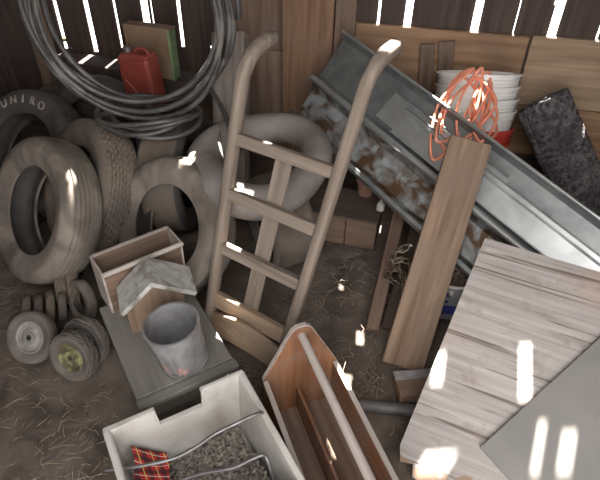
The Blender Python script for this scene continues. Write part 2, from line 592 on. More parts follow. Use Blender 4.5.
# lettering on the far left tyre
fc = bpy.data.curves.new('letters', 'FONT')
dg = None
TRO, TRH, TW = .315, .195, .16
for i, ch in enumerate('UNIRO'):
    c = bpy.data.curves.new('glyph', 'FONT')
    c.body = ch
    c.size = .052
    c.extrude = .005
    c.align_x = 'CENTER'
    o = bpy.data.objects.new('glyph', c)
    COL.objects.link(o)
    bpy.context.view_layer.update()
    me = bpy.data.meshes.new_from_object(o.evaluated_get(bpy.context.evaluated_depsgraph_get()))
    a = math.radians(127 - i * 13.5)
    # local axes: x to the viewer's right, so angle 90 degrees is upwards
    rr = TRH + .36 * (TRO - TRH)
    M = Matrix.Translation((rr * math.cos(a), rr * math.sin(a), TW / 2 * .99)) @ Matrix.Rotation(a - PI / 2, 4, 'Z')
    me.transform(M)
    bpy.data.objects.remove(o)
    bpy.data.curves.remove(c)
    me.name = 'letter'
    me.materials.append(LETTER)
    lo = bpy.data.objects.new('letter', me)
    COL.objects.link(lo)
    lo.parent = tu
bpy.data.curves.remove(fc)

# inner tube
M = frame((-.165, 1.865, .49), (1, 0, .0), (0, -.12, 1))
t = thing('inner_tube', 'grey dusty inner tube lying on the tyres behind the hand truck', 'inner tube', M)
pts, rs = [], []
for k in range(56):
    a = 2 * PI * k / 56
    bul = .5 + .5 * math.cos(a - math.radians(190))
    R = .222 + .012 * math.sin(3 * a)
    pts.append((R * math.cos(a), R * 1.05 * math.sin(a), -.03 * bul + .01 * math.sin(2 * a)))
    rs.append(.062 + .014 * bul ** 2)
MB().tube(pts, rs, 18, closed=True, ref=(0, 0, 1)).build('tube_body', TUBE, t, smooth=180)
MB().tube([(-.17, .06, .035), (-.16, .05, .075)], .006, 8).tube([(-.16, .05, .075), (-.158, .048, .092)], .0042, 8).build('valve_stem', STEEL, t, smooth=40)


# ------------------------------------------------------------------ small wheels
def hub_white(t, Rh, h):
    hb = MB().lathe([(Rh + .004, .70 * h), (Rh - .004, .72 * h), (Rh - .010, .45 * h), (Rh - .022, .40 * h), (Rh - .026, .55 * h), (.020, .60 * h), (.018, .85 * h), (.011, .85 * h), (.011, -.5 * h), (Rh, -.5 * h)], 36, closed=True).build('hub', HUBW, t, smooth=35)
    MB().lathe([(.010, .3 * h), (.010, .86 * h), (.006, .86 * h), (.006, .3 * h)], 20, closed=True).build('axle_hole', RUBD, hb)


def hub_yellow(t, Rh, h):
    hb = MB().lathe([(Rh + .003, .68 * h), (Rh - .003, .72 * h), (Rh - .010, .3 * h), (.028, .26 * h), (.024, .75 * h), (.012, .78 * h), (.010, .78 * h), (.010, -.5 * h), (Rh, -.5 * h)], 36, closed=True,
               mod=None).build('hub', HUBY, t, smooth=35)
    MB().lathe([(.0098, .3 * h), (.0098, .8 * h), (.005, .8 * h), (.005, .3 * h)], 20, closed=True).build('axle_hole', RUBD, hb)


tyre('small_wheel', 'small wheel with pale grey hub lying tilted on the dirt, leftmost', 'wheel', (-.958, 1.272, .078), -.25, .70, .095, .058, .045, RUB, RUB, 'rib', 48, 'small wheels on the dirt floor', hub=hub_white)
tyre('small_wheel', 'small knobby wheel with yellow-green hub in front of the others', 'wheel', (-.778, 1.19, .082), -.35, .38, .090, .052, .055, RUB, RUB, 'knob', 48, 'small wheels on the dirt floor', hub=hub_yellow)
tyre('small_wheel', 'small dark knobby wheel directly behind the yellow-green hubbed one', 'wheel', (-.757, 1.255, .084), -.35, .38, .090, .052, .055, RUBD, RUB, 'knob', 48, 'small wheels on the dirt floor', hub=hub_white)
row_dir = V((.93, .36, 0))
for base, k, r, w, az, el, st, lab, ms in (
        ((-1.03, 1.40), 0, .068, .030, -1.2, .22, 'smooth', 'smooth dark little tyre leaning at the left end of the row', RUB),
        ((-1.03, 1.40), 1, .066, .030, -1.2, .22, 'rib', 'ribbed little tyre second from the left end of the row', RUB),
        ((-1.03, 1.40), 2, .066, .030, -1.2, .22, 'knob', 'little knobby tyre in the middle front of the row', RUBT),
        ((-1.03, 1.40), 3, .060, .030, -1.2, .22, 'smooth', 'thin little tyre at the front middle of the row', RUB),
        ((-.945, 1.53), 0, .078, .042, -1.2, .15, 'knob', 'little knobby tyre standing second from the back of the row', RUBT),
        ((-.945, 1.53), 1.1, .082, .044, -1.2, .15, 'knob', 'tallest little knobby tyre standing at the back of the row', RUBT),
        ((-.835, 1.45), 0, .086, .040, -.75, .30, 'rib', 'little tyre showing its hole at the right end of the row', RUBL)):
    p = V((base[0], base[1], 0)) + row_dir * (.041 * k)
    p.z = r * math.cos(el) + w / 2 * math.sin(el) - .002
    tyre('small_tyre', lab + ' of bare small tyres', 'tyre', p, az, el, r, r * .58, w, ms, ms, st, 36, 'bare small tyres lined up on the dirt')

# ------------------------------------------------------------------ hand truck
HB = V((-.348, 1.397, .052))
hz = V((.149, .137, .70))
hx = V((.28, -.16, 0))
M = frame(HB, hx, hz)
# keep z exactly along the rails, x square to it
zz = hz.normalized()
xx = (hx - zz * hx.dot(zz)).normalized()
yy = zz.cross(xx)
M = Matrix(((xx.x, yy.x, zz.x, HB.x), (xx.y, yy.y, zz.y, HB.y), (xx.z, yy.z, zz.z, HB.z), (0, 0, 0, 1)))
ht = thing('hand_truck', 'old wooden hand truck with curved handles leaning upright on the tyres', 'hand truck', M)
ZS = .73
HT_W = .3225


def rail_x(side, z):
    s = z / ZS
    return .012 - .034 * s if side < 0 else HT_W + .012 + .020 * s


for side in (-1, 1):
    ZT = .90 if side < 0 else .985
    pts, rs = [], []
    for k in range(14):
        z = -.055 + (ZT + .055) * k / 13
        pts.append((rail_x(side, z), 0, z))
        rs.append((.024, .0185))
    x1 = rail_x(side, ZT)
    sx = (rail_x(side, .93) - rail_x(side, .8)) / .13
    for k in range(1, 12):
        a = (PI / 2 * .80) * k / 11
        Rb = .125
        pts.append((x1 + sx * Rb * math.sin(a), Rb * (1 - math.cos(a)), ZT + Rb * math.sin(a)))
        rs.append((.024 - .003 * k / 11, .0185 + .0035 * k / 11))
    a = PI / 2 * .80
    d = V((sx * math.cos(a), math.sin(a), math.cos(a)))
    p0 = V(pts[-1])
    for k, q in ((1, .021), (2, .021), (3, .0205), (4, .016), (5, .008)):
        pts.append(p0 + d * (.018 * k if k < 4 else .054 + .006 * (k - 3)))
        rs.append((q, q))
    MB().tube(pts, rs, 14, sq=.62, ref=(0, 1, 0)).build('rail', wood('truck', 'Z'), ht, smooth=50)
for s, hh in ((1.0, .040), (.735, .042), (.455, .042), (.16, .060)):
    z = s * ZS
    xa, xb = rail_x(-1, z) + .012, rail_x(1, z) - .012
    MB().prism([(xa, -.016, z - hh / 2), (xb, -.016, z - hh / 2 + .022 * s), (xb, -.016, z + hh / 2 + .022 * s), (xa, -.016, z + hh / 2)], (0, .028, 0)).build('rung', wood('truck' if s > .2 else 'truck_tan', 'X'), ht, bevel=.004, seg=2)
MB().prism([(.130, .014, .14 * ZS), (.190, .014, .14 * ZS), (.190, .014, 1.0 * ZS), (.130, .014, 1.0 * ZS)], (0, .014, 0)).build('centre_slat', wood('truck', 'Z'), ht, bevel=.003)
# bowed cross piece at the foot
mb = MB()
top, bot = [], []
for k in range(13):
    t_ = k / 12
    x = .02 + (HT_W + .0) * t_
    arch = .055 * math.sin(PI * t_)
    bow = -.035 * math.sin(PI * t_)
    top.append(V((x, bow - .014, .055 + arch)))
    bot.append(V((x, bow - .014, -.035 + arch * .75)))
for k in range(12):
    e = V((0, .018, 0))
    mb.hexa([bot[k], bot[k + 1], bot[k + 1] + e, bot[k] + e, top[k], top[k + 1], top[k + 1] + e, top[k] + e])
mb.build('curved_foot_board', wood('truck_tan', 'X'), ht, bevel=.002)

# ------------------------------------------------------------------ hose coils
mb = MB()
pts = []
turns = 7
N = 64
for k in range(turns * N + 1):
    a = 2 * PI * k / N
    i = k / N
    rr = .357 + .036 * math.sin(i * 2.1 + .4) + .010 * math.sin(a * 2 + i)
    dx = .012 * math.sin(i * 1.7)
    # the loops fan out at the sides and bunch together at the bottom
    side = abs(math.cos(a))
    fan = .038 * math.cos(i * 2.4) * side
    top = max(0, math.sin(a))
    zc = .965 - .06 * top * (rr / .37 - .9)
    pts.append((-.653 + dx + (rr + fan) * math.cos(a), 2.05 + .035 * math.sin(i * 2.9) + .012 * math.sin(a + i), zc + rr * math.sin(a) * (1 - .07 * top)))
mb.tube(pts, .0115, 9)
tag(mb.build('hose_coil', HOSE, smooth=180), 'large coil of grey-black plastic pipe hanging over the tyres', 'hose')
mb = MB()
pts = []
for k in range(4 * 40 + 1):
    a = 2 * PI * k / 40 + .6
    i = k / 40
    rr = .155 + .022 * math.sin(i * 2.3)
    pts.append((-.64 + .02 * math.sin(i * 3) + (rr + .03) * math.cos(a), 2.07 + rr * .8 * math.sin(a) + .02 * math.cos(i * 2), .53 + .013 * i + .012 * math.sin(a * 2 + i)))
tail = spline([pts[-1], (-.47, 2.20, .64), (-.38, 2.10, .66), (-.31, 1.96, .635), (-.27, 1.83, .60), (-.26, 1.74, .55)], 6)
pts += [tuple(p) for p in tail[1:]]
mb.tube(pts, .0105, 9)
tag(mb.build('hose_coil', HOSE, smooth=180), 'small coil of black hose lying flat on top of the tyres', 'hose')

# ------------------------------------------------------------------ things on the sill
# red can
p = oz(150, 97, .41)
M = frame((p.x + .035, 2.42, .412), (.93, -.36, 0), (.0, 0, 1)) @ Matrix.Rotation(math.radians(-4), 4, 'Y') @ Matrix.Scale(1.12, 4)
t = thing('fuel_can', 'red metal can standing on the sill behind the hanging hose', 'can', M)
mb = MB()
pr = [(-.075, -.035), (-.065, -.045), (.065, -.045), (.075, -.035), (.075, .035), (.065, .045), (-.065, .045), (-.075, .035)]
mb.prism([(x, y, 0) for x, y in pr], (0, 0, .235))
mb.build('can_body', REDP, t, bevel=.006, seg=2)
MB().hexa([V(q) for q in ((-.072, -.042, .235), (.072, -.042, .235), (.072, .042, .235), (-.072, .042, .235), (-.06, -.03, .253), (.06, -.03, .253), (.06, .03, .253), (-.06, .03, .253))]).build('can_shoulder', REDP, t, bevel=.004)
MB().tube(spline([(-.005, 0, .25), (0, 0, .264), (.03, 0, .268), (.052, 0, .262), (.056, 0, .25)], 5), .006, 8).build('handle', REDP, t, smooth=60)
MB().lathe([(.017, .25), (.017, .272), (.0, .272)], 20, M=Matrix.Translation((-.042, 0, 0))).build('cap', STEEL, t, smooth=40)
for x0 in (-.05, .05):
    MB().tube([(x0, -.0455, .03), (0, -.0465, .09), (-x0, -.0455, .15)], .004, 6).build('pressed_rib', REDP, t, smooth=60)
# shallow brown case with green edge
a = oy(123, 26, 2.63); b = oy(167, 24, 2.57)
M = frame((a.x, a.y, .502), (b.x - a.x, b.y - a.y, 0), (0, 0, 1))
w_ = math.hypot(b.x - a.x, b.y - a.y)
t = thing('wooden_case', 'upright brown case with a green painted edge behind the red can', 'case', M)
hc = .752 - .502
MB().box(.008, w_ - .008, .0, .05, .0, hc - .006).build('case_panel', BOXB, t, bevel=.003)
MB().box(0, .01, -.006, .056, 0, hc).build('side_strip', BOXB, t, bevel=.002)
MB().box(w_ - .006, w_ + .008, -.006, .056, 0, hc).build('green_strip', GREENP, t, bevel=.002)
MB().box(0, w_ + .012, -.006, .056, hc - .01, hc + .002).build('top_strip', BOXB, t, bevel=.002)
# small fitting on the sill
p = oz(69, 50, .502)
t = thing('valve_fitting', 'small brass and iron valve on the sunlit sill', 'valve', V((p.x + .01, p.y + .04, .502)))
MB().lathe([(.0, 0), (.026, 0), (.026, .012), (.013, .02), (.013, .05), (.02, .055), (.02, .085), (.012, .09), (.0, .09)], 20).build('valve_body', STEEL, t, smooth=40)
MB().tube([(-.05, 0, .042), (.05, 0, .042)], .012, 10).build('side_pipe', mat('brass', (.40, .30, .12), (.52, .42, .2), (20, 20, 20), .4, .8, .02), t, smooth=40)
MB().tube([(-.03, 0, .10), (.03, 0, .10)], .005, 8).tube([(0, 0, .088), (0, 0, .102)], .005, 8).build('valve_handle', STEEL, t, smooth=40)
p = oz(112, 52, .502)
t = thing('wire_tool', 'small bent wire tool lying on the sill left of the red can', 'tool', V((p.x - .03, p.y + .03, .506)))
MB().tube(spline([(-.06, 0, .0), (-.02, .01, .004), (.02, -.005, .0), (.07, .01, .003)], 4), .004, 6).build('tool_shank', STEEL, t, smooth=60)
MB().tube([(.07, .01, .003), (.07, .01, .05)], .005, 8).build('tool_tip', STEEL, t, smooth=60)

# heavy timber leaning on the wall
a = oy(231, 33, 2.52)
b = V((-.335, 2.13, -.005))
zz = (a - b).normalized(); xx = V((.97, -.24, 0)); xx = (xx - zz * xx.dot(zz)).normalized(); yy = zz.cross(xx)
o = MB().box(-.078, .078, -.05, .05, 0, (a - b).length).build('timber_post', wood('grey', 'Z'), bevel=.006, seg=2)
o.matrix_world = Matrix(((xx.x, yy.x, zz.x, b.x), (xx.y, yy.y, zz.y, b.y), (xx.z, yy.z, zz.z, b.z), (0, 0, 0, 1)))
tag(o, 'thick grey squared timber leaning on the wall behind the inner tube', 'timber')

# ------------------------------------------------------------------ troughs
TD = V((1, -1.15, -.34))
T1 = V((.173, 2.5, .785)); T2 = V((.038, 2.4, .607)); T3 = V((-.06, 2.3, .484))
tdir = TD.normalized()
# local frame: x along the trough (downhill), z out of the sheet towards the room/up
rise = (T1 - T3) - tdir * (T1 - T3).dot(tdir)
M = frame(T3, tdir, tdir.cross(rise.normalized()))
Mi = M.inverted()
l1, l2, l3 = (Mi @ q for q in (T1, T2, T3))
if l1.y < 0:
    M = frame(T3, tdir, -tdir.cross(rise.normalized()))
    Mi = M.inverted()
    l1, l2, l3 = (Mi @ q for q in (T1, T2, T3))
LEN = 1.92
y1, y2 = l1.y, l2.y


def channel(mb, prof, xa, xb, th=.0016, skew=0.0):
    """bent sheet: prof is a list of (y, z); skew shears the cut ends"""
    n = len(prof)
    for s in range(n - 1):
        (ya, za), (yb, zb) = prof[s], prof[s + 1]
        d = V((0, yb - ya, zb - za)).normalized()
        nn = V((0, -d.z, d.y)) * th
        p = [V((xa + skew * ya, ya, za)), V((xb, ya, za)), V((xb, yb, zb)), V((xa + skew * yb, yb, zb))]
        mb.hexa([q - nn for q in p] + [q + nn for q in p])


skew = l1.x / l1.y
t = thing('feed_trough', 'long wide galvanised trough lying tilted along the back, behind the rusty one', 'trough', M)
mb = MB(); channel(mb, [(y2 + .01, .0), (y2 + .03, -.045), (y1 - .02, -.045), (y1, .0)], 0, LEN, skew=skew)
mb.build('trough_body', GALV, t)
MB().tube([(skew * y1, y1, .0), (LEN, y1, .0)], .0065, 10).build('rear_rim', GALVB, t, smooth=60)
mb = MB(); channel(mb, [(y2 + .012, 0), (y2 + .004, .006), (y2 - .012, .004), (y2 - .016, -.006)], 0, LEN, skew=skew)
mb.build('front_lip', GALV, t)
MB().tube([(skew * y2, y2 - .002, .004), (LEN, y2 - .002, .004)], .0125, 12).build('rolled_front_rim', GALVB, t, smooth=60)
t = thing('feed_trough', 'narrow rusty galvanised trough in front, its floor covered with rust', 'trough', M)
mb = MB(); channel(mb, [(.0, -.004), (.022, -.062), (y2 - .035, -.062), (y2 - .012, -.012)], 0, LEN * .93, skew=skew)
mb.build('trough_body', RUST, t)
mb = MB(); channel(mb, [(.004, -.006), (.002, .004), (-.012, .002), (-.02, -.012), (-.022, -.03)], 0, LEN * .93, skew=skew)
mb.build('front_rim', wood('edge', 'X') if False else GALV, t)
# channels lying in the wide trough
t = thing('metal_channel', 'narrow galvanised channel lying in the wide trough, under the bright one', 'channel', M @ Matrix.Translation((.33, 0, 0)))
yc0, yc1 = y2 + .035, y1 - .04
mb = MB(); channel(mb, [(yc0 + .012, -.041), (yc1 - .03, -.041), (yc1 - .028, -.014)], 0, .62)
mb.build('channel_body', GALVB, t)
MB().tube([(0, yc1 - .028, -.013), (.62, yc1 - .028, -.013)], .004, 8).build('rolled_edge', GALV, t, smooth=60)
t = thing('metal_channel', 'bright flat galvanised channel lying on top in the wide trough', 'channel', M @ Matrix.Translation((.44, 0, 0)))
ym = y2 + (y1 - y2) * .50
mb = MB(); channel(mb, [(y2 + .030, -.016), (y2 + .034, -.034), (ym, -.034), (ym + .004, .004), (ym + .02, .004)], 0, 1.42)
mb.build('channel_body', GALVB, t)
MB().tube([(0, ym + .02, .003), (1.42, ym + .02, .003)], .004, 8).build('rolled_edge', GALV, t, smooth=60)

# ------------------------------------------------------------------ planks around the trough
def plank(name, label, base, topc, wdir, w, th, m, group=None, bev=.003):
    b, t_ = V(base), V(topc)
    M = frame(b, wdir, t_ - b)
    zz = (t_ - b).normalized()
    xx = V(wdir); xx = (xx - zz * xx.dot(zz)).normalized(); yy = zz.cross(xx)
    M = Matrix(((xx.x, yy.x, zz.x, b.x), (xx.y, yy.y, zz.y, b.y), (xx.z, yy.z, zz.z, b.z), (0, 0, 0, 1)))
    o = MB().box(-w / 2, w / 2, -th / 2, th / 2, 0, (t_ - b).length).build(name, m, bevel=bev)
    o.matrix_world = M
    return tag(o, label, 'plank', group)


a, b = oz(380, 364, 0), oz(424, 370, 0)
c, d = oy(446, 135, 1.80), oy(496, 146, 1.76)
plank('loose_plank', 'broad brown plank leaning upright across the troughs, in front of everything there', (a + b) / 2, (c + d) / 2, (d - c).normalized() + (b - a).normalized(), .152, .028, wood('plank', 'Z'))
a = oz(372, 330, 0)
plank('loose_plank', 'thin dark stick leaning under the rusty trough, left of the pair', a, oy(401, 207, 1.95), (1, -.1, 0), .052, .03, wood('post', 'Z'))
a = oz(387, 330, 0)
plank('loose_plank', 'dark plank leaning under the rusty trough, right of the pair', a, oy(421, 214, 1.95), (1, -.1, 0), .05, .03, wood('dark', 'Z'))
for lab, qa, qb, w in (('shorter grey board leaning on the brown wall left of the buckets', (424, 105), (428, 44), .070), ('taller grey board leaning on the brown wall left of the buckets', (443, 105), (447, 41), .075)):
    yb = 2.588 if 'short' in lab else 2.575
    tp = oy(*qb, yb)
    bs = oy(*qa, yb - .004)
    bs = tp + (bs - tp) * (tp.z / (tp.z - bs.z))
    plank('loose_board', lab, bs, tp, (.985, -.17, 0), w, .018, wood('post', 'Z'), 'grey boards against the lining')

# low dark crate under the trough
a, b = oz(322, 240, 0), oz(380, 251, 0)
M = frame((a.x, a.y, -.004), b - a, (0, 0, 1))
t = thing('wooden_crate', 'low dark wooden crate half hidden under the rusty trough', 'crate', M)
wl = (b - a).length - .03
MB().box(-.10, wl * .42, 0, .014, .0, .15).build('front_board', wood('post', 'X'), t, bevel=.003)
MB().box(wl * .43, wl, 0, .014, .0, .15).build('front_board', wood('post', 'X'), t, bevel=.003)
MB().box(-.10, wl, .2, .214, 0, .15).build('back_board', wood('dark', 'X'), t, bevel=.003)
MB().box(-.10, -.086, .015, .2, 0, .15).build('end_board', wood('dark', 'Y'), t, bevel=.003)
MB().box(wl - .014, wl, .015, .2, 0, .15).build('end_board', wood('dark', 'Y'), t, bevel=.003)
MB().box(-.11, wl + .005, -.006, .22, .1505, .164).build('lid', wood('dark', 'X'), t, bevel=.003)
p = oz(366, 200, .165)
t = thing('clay_pot', 'dull red clay pot on the dark crate under the trough', 'pot', V((p.x, p.y + .05, .166)))
MB().lathe([(0, 0), (.032, 0), (.045, .075), (.05, .075), (.05, .095), (.042, .095), (.03, .01), (0, .01)], 28).build('pot_body', CONC, t, smooth=40)
p = oz(378, 212, .166)
tag(MB().lathe([(0, 0), (.018, 0), (.018, .032), (.008, .04), (.008, .055), (0, .055)], 20, M=Matrix.Translation((p.x + .012, p.y + .02, .166))).build('small_bottle', WHITEP, smooth=40), 'tiny pale bottle on the dark crate beside the clay pot', 'bottle')

# ------------------------------------------------------------------ bucket stack, cord, felt roll
bc = V((.79, 2.165, .052))
BT = Matrix.Translation(bc) @ Matrix.Rotation(math.radians(-19), 4, 'X')
for i in range(5):
    red = i == 0
    z0 = .0 + (0 if red else .155 + .052 * i)
    lab = ('red bucket at the bottom of the nested stack' if red else
           ['', 'white bucket lowest of the white ones, just above the red bucket', 'white bucket second above the red one in the nested stack', 'white bucket second from the top of the nested stack', 'white bucket at the top of the nested stack, under the orange cord'][i])
    t = thing('plastic_bucket', lab, 'bucket', BT @ Matrix.Translation((random.uniform(-.001, .001), 0, z0)), 'plastic buckets nested in one stack')
    Hb = .395 if red else .27 + .0 * i
    zb = 0
    m = BUCKR if red else BUCKW
    r0, r1 = (.132, .178) if red else (.138, .178)
    MB().lathe([(0, .004), (r0, .004), (r1, Hb), (r1 - .004, Hb), (r0 - .004, .008), (0, .008)], 48).build('bucket_body', m, t, smooth=40)
    MB().lathe([(r1, Hb - .004), (r1 + .008, Hb - .003), (r1 + .009, Hb + .006), (r1 - .003, Hb + .007), (r1 - .004, Hb - .003)], 48, closed=True).build('rim', m, t, smooth=40)
    for k in ((1, 2) if not red else (1, 2, 3)):
        zz_ = Hb - .020 - .016 * (k - 1) if not red else Hb - .024 * k
        ra = r0 + (r1 - r0) * zz_ / Hb
        MB().lathe([(ra, zz_), (ra + .006, zz_ + .001), (ra + .006, zz_ + .004), (ra, zz_ + .005)], 48, closed=True).build('stiffening_rib', m, t, smooth=40)
ztop = (BT @ V((0, -.17, .155 + .052 * 4 + .275))).z
# orange cord: loops over the front of the buckets
mb = MB()
tpx = [(474, 68), (488, 72), (464, 72), (482, 68), (490, 76), (470, 69), (479, 74), (460, 76), (493, 78)]
bpx = [(434, 160), (446, 150), (438, 142), (462, 146), (480, 142), (452, 164), (489, 138), (441, 166), (470, 150)]
lpx = [(438, 105), (448, 105), (443, 108), (458, 105), (470, 108), (441, 118), (474, 112), (435, 125), (464, 118)]
rpx = [(480, 110), (496, 104), (472, 120), (487, 112), (497, 112), (482, 118), (495, 122), (466, 125), (490, 125)]
path = []
for i in range(9):
    yf = 2.07 - .006 * (i % 3)
    A = oy(*tpx[i], 2.22 + .012 * (i % 3))
    B = oy(*bpx[i], 1.89 + .01 * (i % 2))
    Lq = oy(*lpx[i], yf); Rq = oy(*rpx[i], yf - .01)
    path += [A, Lq, B, Rq]
path = path[:-1]
mb.tube(spline(path, 9), .006, 8)
tag(mb.build('extension_cord', ORNG, smooth=180), 'orange cord looped in a bundle over the white buckets', 'cord')

# rough dark roll leaning on the wall
a = oy(543, 100, 2.33); b = V((1.45, 2.06, .0))
zz = (a - b).normalized()
Mr = frame(b, (1, -.25, 0), a - b)
xx = V((1, -.2, 0)); xx = (xx - zz * xx.dot(zz)).normalized(); yy = zz.cross(xx)
Mr = Matrix(((xx.x, yy.x, zz.x, b.x), (xx.y, yy.y, zz.y, b.y), (xx.z, yy.z, zz.z, b.z), (0, 0, 0, 1)))
LR = (a - b).length
mb = MB()
nth, nz = 150, 46
turns_ = 2.6
vs = {}
for i in range(nth + 1):
    a_ = 2 * PI * turns_ * i / nth
    r = .07 + .055 * i / nth
    for j in range(nz + 1):
        z = LR * j / nz
        dr = .007 * mnoise.noise(V((a_ * 2.0, z * 38, 3))) + .004 * mnoise.noise(V((a_ * 6, z * 70, 9)))
        ez = .012 * mnoise.noise(V((a_ * 3, 0, 7))) if j in (0, nz) else 0
        vs[i, j] = mb.bm.verts.new((1.0 * (r + dr) * math.cos(a_), .5 * (r + dr) * math.sin(a_), z + ez + (0 if j else .015)))
for i in range(nth):
    for j in range(nz):
        mb.bm.faces.new((vs[i, j], vs[i + 1, j], vs[i + 1, j + 1], vs[i, j + 1]))
o = mb.build('felt_roll', FELT, smooth=60)
sol = o.modifiers.new('thick', 'SOLIDIFY'); sol.thickness = .006
o.matrix_world = Mr
tag(o, 'rough dark grey roll leaning on the pale brown lining at the right', 'roll')

# ------------------------------------------------------------------ pail of chain
pc = V((.60, 1.60, 0))
t = thing('pail', 'grey printed pail full of rusty chain behind the brown plank', 'pail', pc)
PH, PR0, PR1 = .19, .127, .142
MB().lathe([(0, .002), (PR0, .002), (PR1, PH), (PR1 - .004, PH), (PR0 - .004, .006), (0, .006)], 48).build('pail_body', PAILG, t, smooth=40)
MB().lathe([(PR1 - .003, PH - .003), (PR1 + .004, PH - .003), (PR1 + .004, PH + .005), (PR1 - .004, PH + .005)], 48, closed=True).build('rim', WHITEINK, t, smooth=40)


def decal(mb, ang, z, w, h, r_off=.0012):
    n = 8
    for i in range(n):
        a0 = ang - w / 2 / PR1 + w / PR1 * i / n
        a1 = ang - w / 2 / PR1 + w / PR1 * (i + 1) / n
        P = []
        for (aa, zc) in ((a0, z), (a1, z), (a1, z + h), (a0, z + h)):
            r = PR0 + (PR1 - PR0) * zc / PH
            P.append((r, aa, zc))
        mb.hexa([V((r * math.cos(aa), r * math.sin(aa), zc)) for r, aa, zc in P] + [V(((r + r_off) * math.cos(aa), (r + r_off) * math.sin(aa), zc)) for r, aa, zc in P])


fa = math.radians(-112)
mb = MB(); decal(mb, fa + .02, .138, .055, .020); mb.build('print_mark', BLUEINK, t)
mb = MB(); decal(mb, fa - .05, .100, .07, .014); mb.build('print_mark', BLUEINK, t)
mb = MB(); decal(mb, fa - .0, .035, .16, .05); mb.build('print_mark', BLUEINK, t)
mb = MB(); decal(mb, fa + .22, .148, .014, .026); mb.build('print_mark', WHITEINK, t)
mb = MB(); decal(mb, fa - .22, .146, .012, .020); mb.build('print_mark', WHITEINK, t)
mb = MB(); decal(mb, fa - .02, .104, .03, .006, .0022); mb.build('print_mark', WHITEINK, t)


def link(mb, M, L=.017, r=.0033, wd=.009):
    pts = []
    for k in range(14):
        a = 2 * PI * k / 14
        pts.append(M @ V((L * math.cos(a) + (.004 if math.cos(a) > 0 else -.004), wd * math.sin(a), 0)))
    mb.tube(pts, r, 6, closed=True)


mb = MB()
rnd = random.Random(3)
for k in range(230):
    r = .110 * math.sqrt(rnd.random())
    a = rnd.uniform(0, 2 * PI)
    z = .148 + .05 * (1 - (r / .128) ** 2) + rnd.uniform(0, .022)
    M = Matrix.Translation((pc.x + r * math.cos(a), pc.y + r * math.sin(a), z)) @ Matrix.Rotation(rnd.uniform(0, PI), 4, 'Z') @ Matrix.Rotation(rnd.uniform(-.8, .8), 4, 'X') @ Matrix.Rotation(rnd.uniform(-.4, .4), 4, 'Y')
    link(mb, M)
tag(mb.build('chain', CHAINM, smooth=180), 'rusty chain heaped in the grey pail', 'chain')
# tangle of lighter chain hanging beside the plank
mb = MB()
cp = [oy(405, 248, 1.66), oy(392, 256, 1.66), oy(396, 268, 1.65), oy(387, 276, 1.65), oy(398, 286, 1.64), oy(390, 298, 1.63), oy(386, 304, 1.62), oy(398, 296, 1.62), oy(404, 280, 1.62), oy(396, 262, 1.64), oy(408, 262, 1.64), oy(412, 275, 1.63), oy(402, 292, 1.60), oy(412, 290, 1.60)]
cp = [q + (CAM - q) * .03 for q in cp]
sp = spline(cp, 10)
dist = 0
nxt = 0
alt = 0
for i in range(1, len(sp)):
    d = sp[i] - sp[i - 1]
    dist += d.length
    while nxt < dist:
        M = frame(sp[i], d, (0, -1, .3)) @ Matrix.Rotation(alt * PI / 2 + .4, 4, 'X')
        link(mb, M, .019, .0042, .012)
        alt ^= 1
        nxt += .029
tag(mb.build('chain', CHAINM, smooth=180), 'loose chain tangled between the dark sticks and the brown plank', 'chain')

# ------------------------------------------------------------------ plywood and grey panel
PLYM = ply_material()
Mp = Matrix(((PLX.x, PLY.x, PLN.x, PLA.x), (PLX.y, PLY.y, PLN.y, PLA.y), (PLX.z, PLY.z, PLN.z, PLA.z), (0, 0, 0, 1)))
yy_ = PLN.cross(PLX)
Mp = Matrix(((PLX.x, yy_.x, PLN.x, PLA.x), (PLX.y, yy_.y, PLN.y, PLA.y), (PLX.z, yy_.z, PLN.z, PLA.z), (0, 0, 0, 1)))
Mpi = Mp.inverted()


def ploc(px, py):
    q = Mpi @ onply(px, py)
    return (q.x, q.y, 0)


tl = ploc(485, 238); tr = ploc(600, 272); bl = ploc(400, 445)
ed = V(tr) - V(tl)
trx = V(tl) + ed * 2.3
brx = V((trx.x + .02, -.095, 0))
poly = [bl, (.012, -.028, 0), (.05, -.02, 0), (.06, -.055, 0), (.10, -.06, 0), (.115, -.09, 0), (.2, -.097, 0), tuple(brx), tuple(trx), tuple(tl)]
o = MB().prism(poly, (0, 0, -.012)).build('plywood_sheet', PLYM)
o.matrix_world = Mp
tag(o, 'weathered pale plywood sheet with torn lower end sloping on the troughs', 'plywood')


def gloc(px, py):
    q = Mpi @ onply(px, py, .016)
    return V((q.x, q.y, .003))


g0, g1, g2 = gloc(480, 447), gloc(600, 337), gloc(510, 480)
e1 = (g1 - g0); e2 = (g2 - g0).normalized()
e2 = (e2 - e1.normalized() * e2.dot(e1.normalized()) * .6).normalized()
gl = min(.30, (-.085 - g0.y) / e2.y) if e2.y < 0 else .3
q = [g0, g0 + e1 * 1.7, g0 + e1 * 1.7 + e2 * gl, g0 + e2 * gl]
o = MB().prism(q, (0, 0, .013)).build('grey_panel', GREYP, bevel=.002)
o.matrix_world = Mp
tag(o, 'plain smooth grey board lying over the plywood at the lower right corner', 'board')

